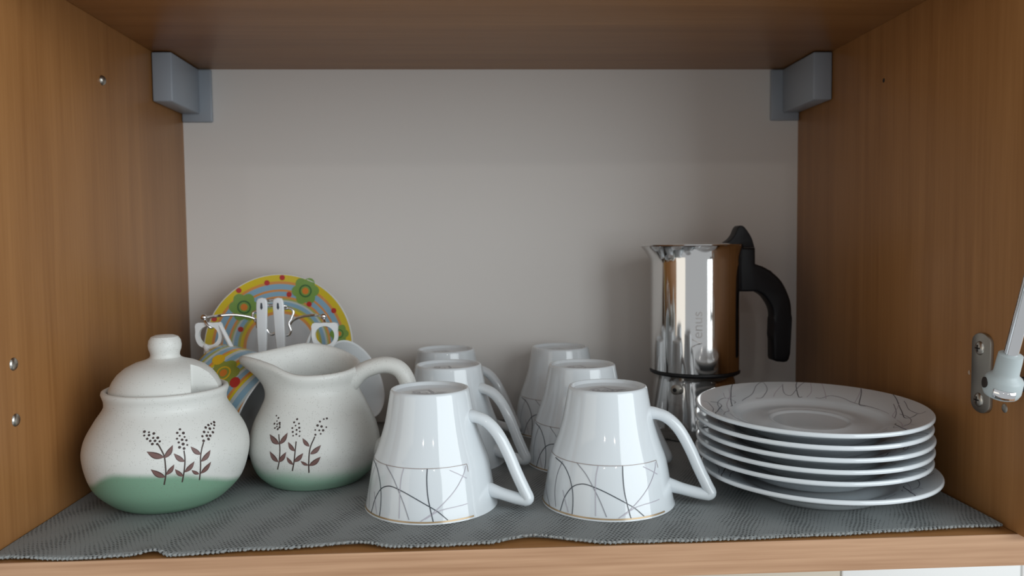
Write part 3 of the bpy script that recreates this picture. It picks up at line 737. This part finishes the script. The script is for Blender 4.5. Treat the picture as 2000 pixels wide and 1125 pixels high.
arch = [(.4836, .1243), (.4836, .1612), (.4966, .1612), (.4968, .1475)] + [(p.x, p.y) for p in catmull([(.4990, .1468, 0), (.5078, .1428, 0), (.5187, .1336, 0), (.5258, .1200, 0), (.5282, .1080, 0), (.5278, .0888, 0), (.5266, .0665, 0)], 5)] + [(.5250, .0642), (.5225, .0636), (.5160, .0642), (.5135, .0652), (.5128, .0675)] + [(p.x, p.y) for p in catmull([(.5126, .0819, 0), (.5130, .1000, 0), (.5122, .1080, 0), (.5095, .1140, 0), (.5050, .1200, 0), (.5000, .1233, 0), (.4960, .1243, 0)], 4)]
prism('handle', rel(arch), -.0085, .0075, 'black_plastic', mk, .0022)
knob = [(p.x, p.y) for p in catmull([(.4650, .1634, 0), (.4705, .1650, 0), (.4758, .1682, 0), (.4793, .1725, 0), (.4813, .1772, 0), (.4836, .1798, 0), (.4866, .1793, 0), (.4900, .1756, 0), (.4928, .1705, 0), (.4950, .1655, 0)], 3)] + [(.4962, .1614), (.4800, .1614), (.4652, .1622)]
prism('lid_knob', rel(knob), -.0075, .0065, 'black_plastic', mk, .0009)
va = math.radians(-128)
vp = Vector((.0345 * math.cos(va), .0345 * math.sin(va), .0425)); vd = Vector((math.cos(va), math.sin(va), 0.10)).normalized()
vb = bmesh.new(); tube_bm(vb, [vp - vd * .002, vp + vd * vp + vd * .0022], .0060, n=6)
valve = bm_obj('safety_valve', vb, 'nickel', mk, 30)
vb = bmesh.new(); tube_bm(vb, [vp + vd * .002, vp + vd * .0062], .0040, n=16); bm_obj('valve_tip', vb, 'brushed_steel', valve, 40)
vb = bmesh.new(); tube_bm(vb, [vp + vd * .0060, vp + vd * .0074], .0017, n=12); bm_obj('valve_pin', vb, 'black_rubber', valve, 40)
# engraved word running up the pot
def word(text, size, ang, z0, R, name, mat, parent):
    cu = bpy.data.curves.new('w', 'FONT'); cu.body = text; cu.size = size; cu.extrude = 0
    t = bpy.data.objects.new('w', cu); COL.objects.link(t); bpy.context.view_layer.update()
    me = bpy.data.meshes.new_from_object(t.evaluated_get(bpy.context.evaluated_depsgraph_get()))
    bpy.data.objects.remove(t, do_unlink=True)
    for v in me.vertices:
        along, across = v.co.x, v.co.y - size * .25
        a = math.radians(ang) - across / R
        v.co = Vector((R * math.cos(a), R * math.sin(a), z0 + along))
    me.materials.clear(); me.materials.append(MATS[mat])
    return finish(bpy.data.objects.new(name, me), parent)
word('Venus', .0120, -101, .0780, .03765, 'engraved_word', 'etched', mk)

# ------------------------------------------------------------------ espresso set on its wire stand
WR = 0.0011
stand = thing('cup_stand', 'chrome wire cup stand with curled arms and ball tips on a black base', 'cup stand', (.1020, .222, MZ + .0002))
o_ = Vector(stand.location)
R3 = lambda P: [Vector(p) - o_ for p in P]
lathe('stand_base', [(0, 0), (.040, 0), (.0415, .002), (.0415, .008), (.039, .0105), (.01, .012), (0, .012)], 'black_plastic', stand, 64, 50)
tube('pole', R3([(.102, .222, MZ + .010), (.102, .222, .118)]), .0019, 'chrome', stand)
def px_path(pts, n=6): return catmull([at(*p) for p in pts], n)
def wire(name, pts, n=6):
    return tube(name, R3(px_path(pts, n)), WR, 'chrome', stand, n=10)
wire('arm', [(503, 640, .217), (499, 624, .216), (476, 617, .212), (450, 615, .206), (425, 617, .200), (400, 621, .186)])
wire('arm', [(566, 634, .217), (572, 626, .216), (587, 619, .212), (610, 615.5, .206), (622, 616, .200), (632, 619, .186)])
for q in ((398.5, 620, .186), (632, 618, .186)):
    p = at(*q) - o_; bm = bmesh.new(); ball_bm(bm, p, .0024); bm_obj('arm_tip', bm, 'chrome', stand)
wire('hook', [(399, 621, .187), (402, 630, .184), (407, 637, .183), (413, 640, .184), (416, 635, .187)])
wire('hook', [(632, 619, .187), (634, 628, .184), (636, 634, .183), (640, 637, .184), (643, 632, .187)])
wire('center_loop', [(499, 628, .216), (494, 618, .217), (495, 610, .218), (503, 606, .218), (516, 590, .219), (526, 586.5, .219), (540, 587, .219), (553, 602, .218), (566, 602, .218), (573, 609, .218), (569, 622, .217), (564, 632, .216), (568, 645, .216), (565, 653, .216), (559, 655, .216)])
wire('spoon_rail', [(508, 597, .2165), (526, 596.5, .215), (545, 596.5, .215), (560, 598, .2165)])
wire('center_loop', [(518, 638, .214), (525, 650, .214), (531, 653, .214), (537, 651, .214)])
for sx in (-1, 1):                          # cradle that the saucer leans in
    tube('saucer_cradle', [Vector((sx * .022, .012, .010)), Vector((sx * .024, .026, .008)), Vector((sx * .024, .040, .007)), Vector((sx * .024, .052, .010)), Vector((sx * .024, .054, .024))], WR, 'chrome', stand, n=8)

def flower(root, m_petal, m_ring, m_mid, a, b, S, R, petals=6, turn=0):
    f = Print().blob(a, b, S, R, lambda t: 0.80 + 0.20 * abs(math.cos(petals / 2 * (t + turn))), 48, .00006).make('printed_flower', m_petal, root)
    Print().blob(a, b, S, R * .46, None, 20, .00014).make('flower_ring', m_ring, f)
    Print().blob(a, b, S, R * .36, None, 20, .00022).make('flower_field', m_petal, f)
    Print().blob(a, b, S, R * .24, None, 16, .00030).make('flower_eye', m_mid, f)
DISH = [(0, .0040), (.022, .0040), (.026, .0052), (.030, .0058), (.0625, .0125)]
sau = thing('patterned_saucer', 'striped rainbow saucer with green flowers standing upright against the back panel', 'saucer', (.0915, .2720, .0785))
sau.rotation_mode = 'QUATERNION'; sau.rotation_quaternion = Quaternion((1, 0, 0), math.radians(90 - 9))
sau_m = sau.rotation_quaternion.to_matrix()
under = [(0, .0008), (.022, .0006), (.024, 0), (.026, .0006), (.030, .0032), (.0622, .0103), (.0631, .0110), (.0633, .0119), (.0628, .0126)]
lathe('saucer_body', under + list(reversed(DISH)), 'saucer_stripes', sau, 128, 60)
S = surf_top(DISH, .0001)
def saucer_pt(px, py):
    """pixel on the standing saucer's face -> (angle, radius)"""
    n_ = sau_m @ Vector((0, 0, 1)); o = Vector(sau.location) + n_ * .009
    d = ray(px, py); t = (o - CAM).dot(n_) / d.dot(n_); q = sau_m.transposed() @ (CAM + d * t - Vector(sau.location))
    return math.degrees(math.atan2(q.y, q.x)), min(math.hypot(q.x, q.y), .0600)
for px, py, R in ((477, 600, .0125), (600, 563, .0120), (663, 652, .0085)):
    a, b = saucer_pt(px, py); flower(sau, 'deco_green', 'deco_dark_green', 'deco_orange', a, min(b, .053), S, R)
for px, py in ((468, 567), (523, 553), (553, 543), (565, 575), (604, 594), (653, 607), (469, 643), (417, 622)):
    a, b = saucer_pt(px, py); Print().blob(a, b, S, .0023, None, 14, .0002).make('printed_dot', 'deco_red', sau)

ECUP = [(.0205, .0), (.0235, .004), (.0262, .012), (.0290, .026), (.0318, .042), (.0336, .0545)]
def espresso_cup(label, mouth, nrm, spin, ring, strap, dots):
    nrm = Vector(nrm).normalized(); mouth = Vector(mouth)
    root = thing('espresso_cup', label, 'cup', (0, 0, 0), (0, 0, 0), 'patterned espresso cups hanging on the stand')
    q = nrm.to_track_quat('Z', 'Y') @ Quaternion((0, 0, 1), math.radians(spin))
    root.rotation_mode = 'QUATERNION'; root.rotation_quaternion = q
    root.location = mouth - nrm * .0548
    inv = (Matrix.Translation(root.location) @ q.to_matrix().to_4x4()).inverted()
    op = [(p.x, p.y) for p in catmull([(r, z, 0) for r, z in ECUP], 5)]
    lathe('cup_body', [(0, .0018), (.0165, .0016), (.0178, 0)] + op[:-1] + [(.03345, .0538)], 'cup_stripes', root, 80, 60)
    lathe('cup_lining', [(.03345, .0538), (.0337, .0545), (.0334, .0550), (.0326, .0549), (.0318, .0540), (.0300, .042), (.0270, .026), (.0235, .012), (.018, .006), (0, .005)], 'deco_white', root, 80, 60)
    S = surf(ECUP, .0001)
    def cup_pt(px, py):
        d = ray(px, py); c3 = inv @ CAM; d3 = (inv.to_3x3() @ d)
        for k in range(4000):
            p = c3 + d3 * (0.4 + k * .0002)
            if 0.001 < p.z < .054 and math.hypot(p.x, p.y) <= .0206 + (.013 * p.z / .0545) + .003 * math.sin(PI * p.z / .0545): return math.degrees(math.atan2(p.y, p.x)), p.z
        return None
    for kind, px, py, R in dots:
        h = cup_pt(px, py)
        if h is None: continue
        if kind == 'flower': flower(root, 'deco_olive', 'deco_yellow', 'deco_orange', h[0], h[1], S, R)
        else: Print().blob(h[0], h[1], S, R, None, 14, .00016).make('printed_dot', kind, root)
    # handle: flat plate with a round finger hole, its straight edge runs on to the rim
    rc, R_o, R_i, th2 = Vector(ring[0]), ring[1], ring[2], .0021
    bm = bmesh.new(); n = 40; rows = []
    for yo in (-th2, th2):
        A, B = [], []
        for k in range(n):
            t = 2 * PI * k / n; cx_, sz_ = math.cos(t), math.sin(t)
            ro = R_o * (1 + 0.30 * abs(math.cos(2 * (t - PI / 4))) ** 5 * (1 if sz_ > 0 else .12))
            A.append(bm.verts.new(rc + Vector((ro * cx_, yo, ro * sz_)))); B.append(bm.verts.new(rc + Vector((R_i * cx_, yo, R_i * sz_))))
        rows.append((A, B))
    (A0, B0), (A1, B1) = rows
    for k in range(n):
        j = (k + 1) % n
        bm.faces.new([A0[k], A0[j], B0[j], B0[k]]); bm.faces.new([A1[j], A1[k], B1[k], B1[j]])
        bm.faces.new([A0[j], A0[k], A1[k], A1[j]]); bm.faces.new([B0[k], B0[j], B1[j], B1[k]])
    tube_bm(bm, [Vector(p) for p in strap], .0016, .0019, 10)
    if ring[4]: tube_bm(bm, [Vector(p) for p in ring[4]], .0019, .0019, 10)
    bm.transform(inv)
    bm_obj('handle', bm, 'deco_white', root, 40)
    return root
espresso_cup('rainbow striped espresso cup hanging at the stand\'s left, mouth turned down to the right', at(520, 788, .172), (.85, -.27, -.44), 20,
             (at(409, 655, .186), .0100, .0074, 45, [at(401, 676, .185), at(408, 696, .179)]), [at(428, 631, .186), at(447, 668, .182), at(468, 709, .177), at(482, 724, .174)],
             [('flower', 436, 728, .0120), ('deco_yellow', 427, 703, .0048), ('deco_red', 458, 746, .0040), ('deco_red', 386, 684, .0028), ('deco_orange', 376, 690, .003)])
espresso_cup('rainbow striped espresso cup hanging at the stand\'s right, white mouth facing right', at(697, 740, .2058), (.82, -.38, .43), -40,
             (at(635, 655, .182), .0099, .0073, 135, [at(648, 680, .184), at(652, 700, .190)]), [at(616, 635, .182), at(606, 658, .183), at(598, 676, .184), at(588, 700, .190)],
             [('deco_red', 652, 686, .0040), ('deco_orange', 669, 690, .003), ('flower', 640, 712, .009)])
def spoon(px, tilt, label):
    a = at(px, 583, .2135)
    root = thing('coffee_spoon', label, 'spoon', a, (0, math.radians(tilt), 0), 'coffee spoons hanging on the stand')
    V = [(-.0030, 0), (-.0041, -.002), (-.0043, -.006), (-.0038, -.030), (-.0031, -.046), (-.0020, -.052), (.0020, -.052), (.0031, -.046), (.0038, -.030), (.0043, -.006), (.0041, -.002), (.0030, 0), (0, .0008)]
    prism('handle', V, -.0018, .0014, 'white_plastic', root, .0009)
    prism('hang_slot', [(-.0006, -.0034), (.0006, -.0034), (.0010, -.0075), (0, -.0090), (-.0010, -.0075)], -.00192, -.0017, 'ink_k', root, 0)
    bm = bmesh.new(); ball_bm(bm, (0, -.0002, -.0610), .0095, .54, .16, 1.0); tube_bm(bm, [Vector((0, -.0002, -.050)), Vector((0, -.0002, -.056))], .0017, n=8)
    bm_obj('bowl', bm, 'chrome', root)
spoon(511.5, 0.8, 'left white handled coffee spoon hanging in the middle of the wire stand')
spoon(543, -2.0, 'right white handled coffee spoon hanging in the middle of the wire stand')
bpy.context.view_layer.update()
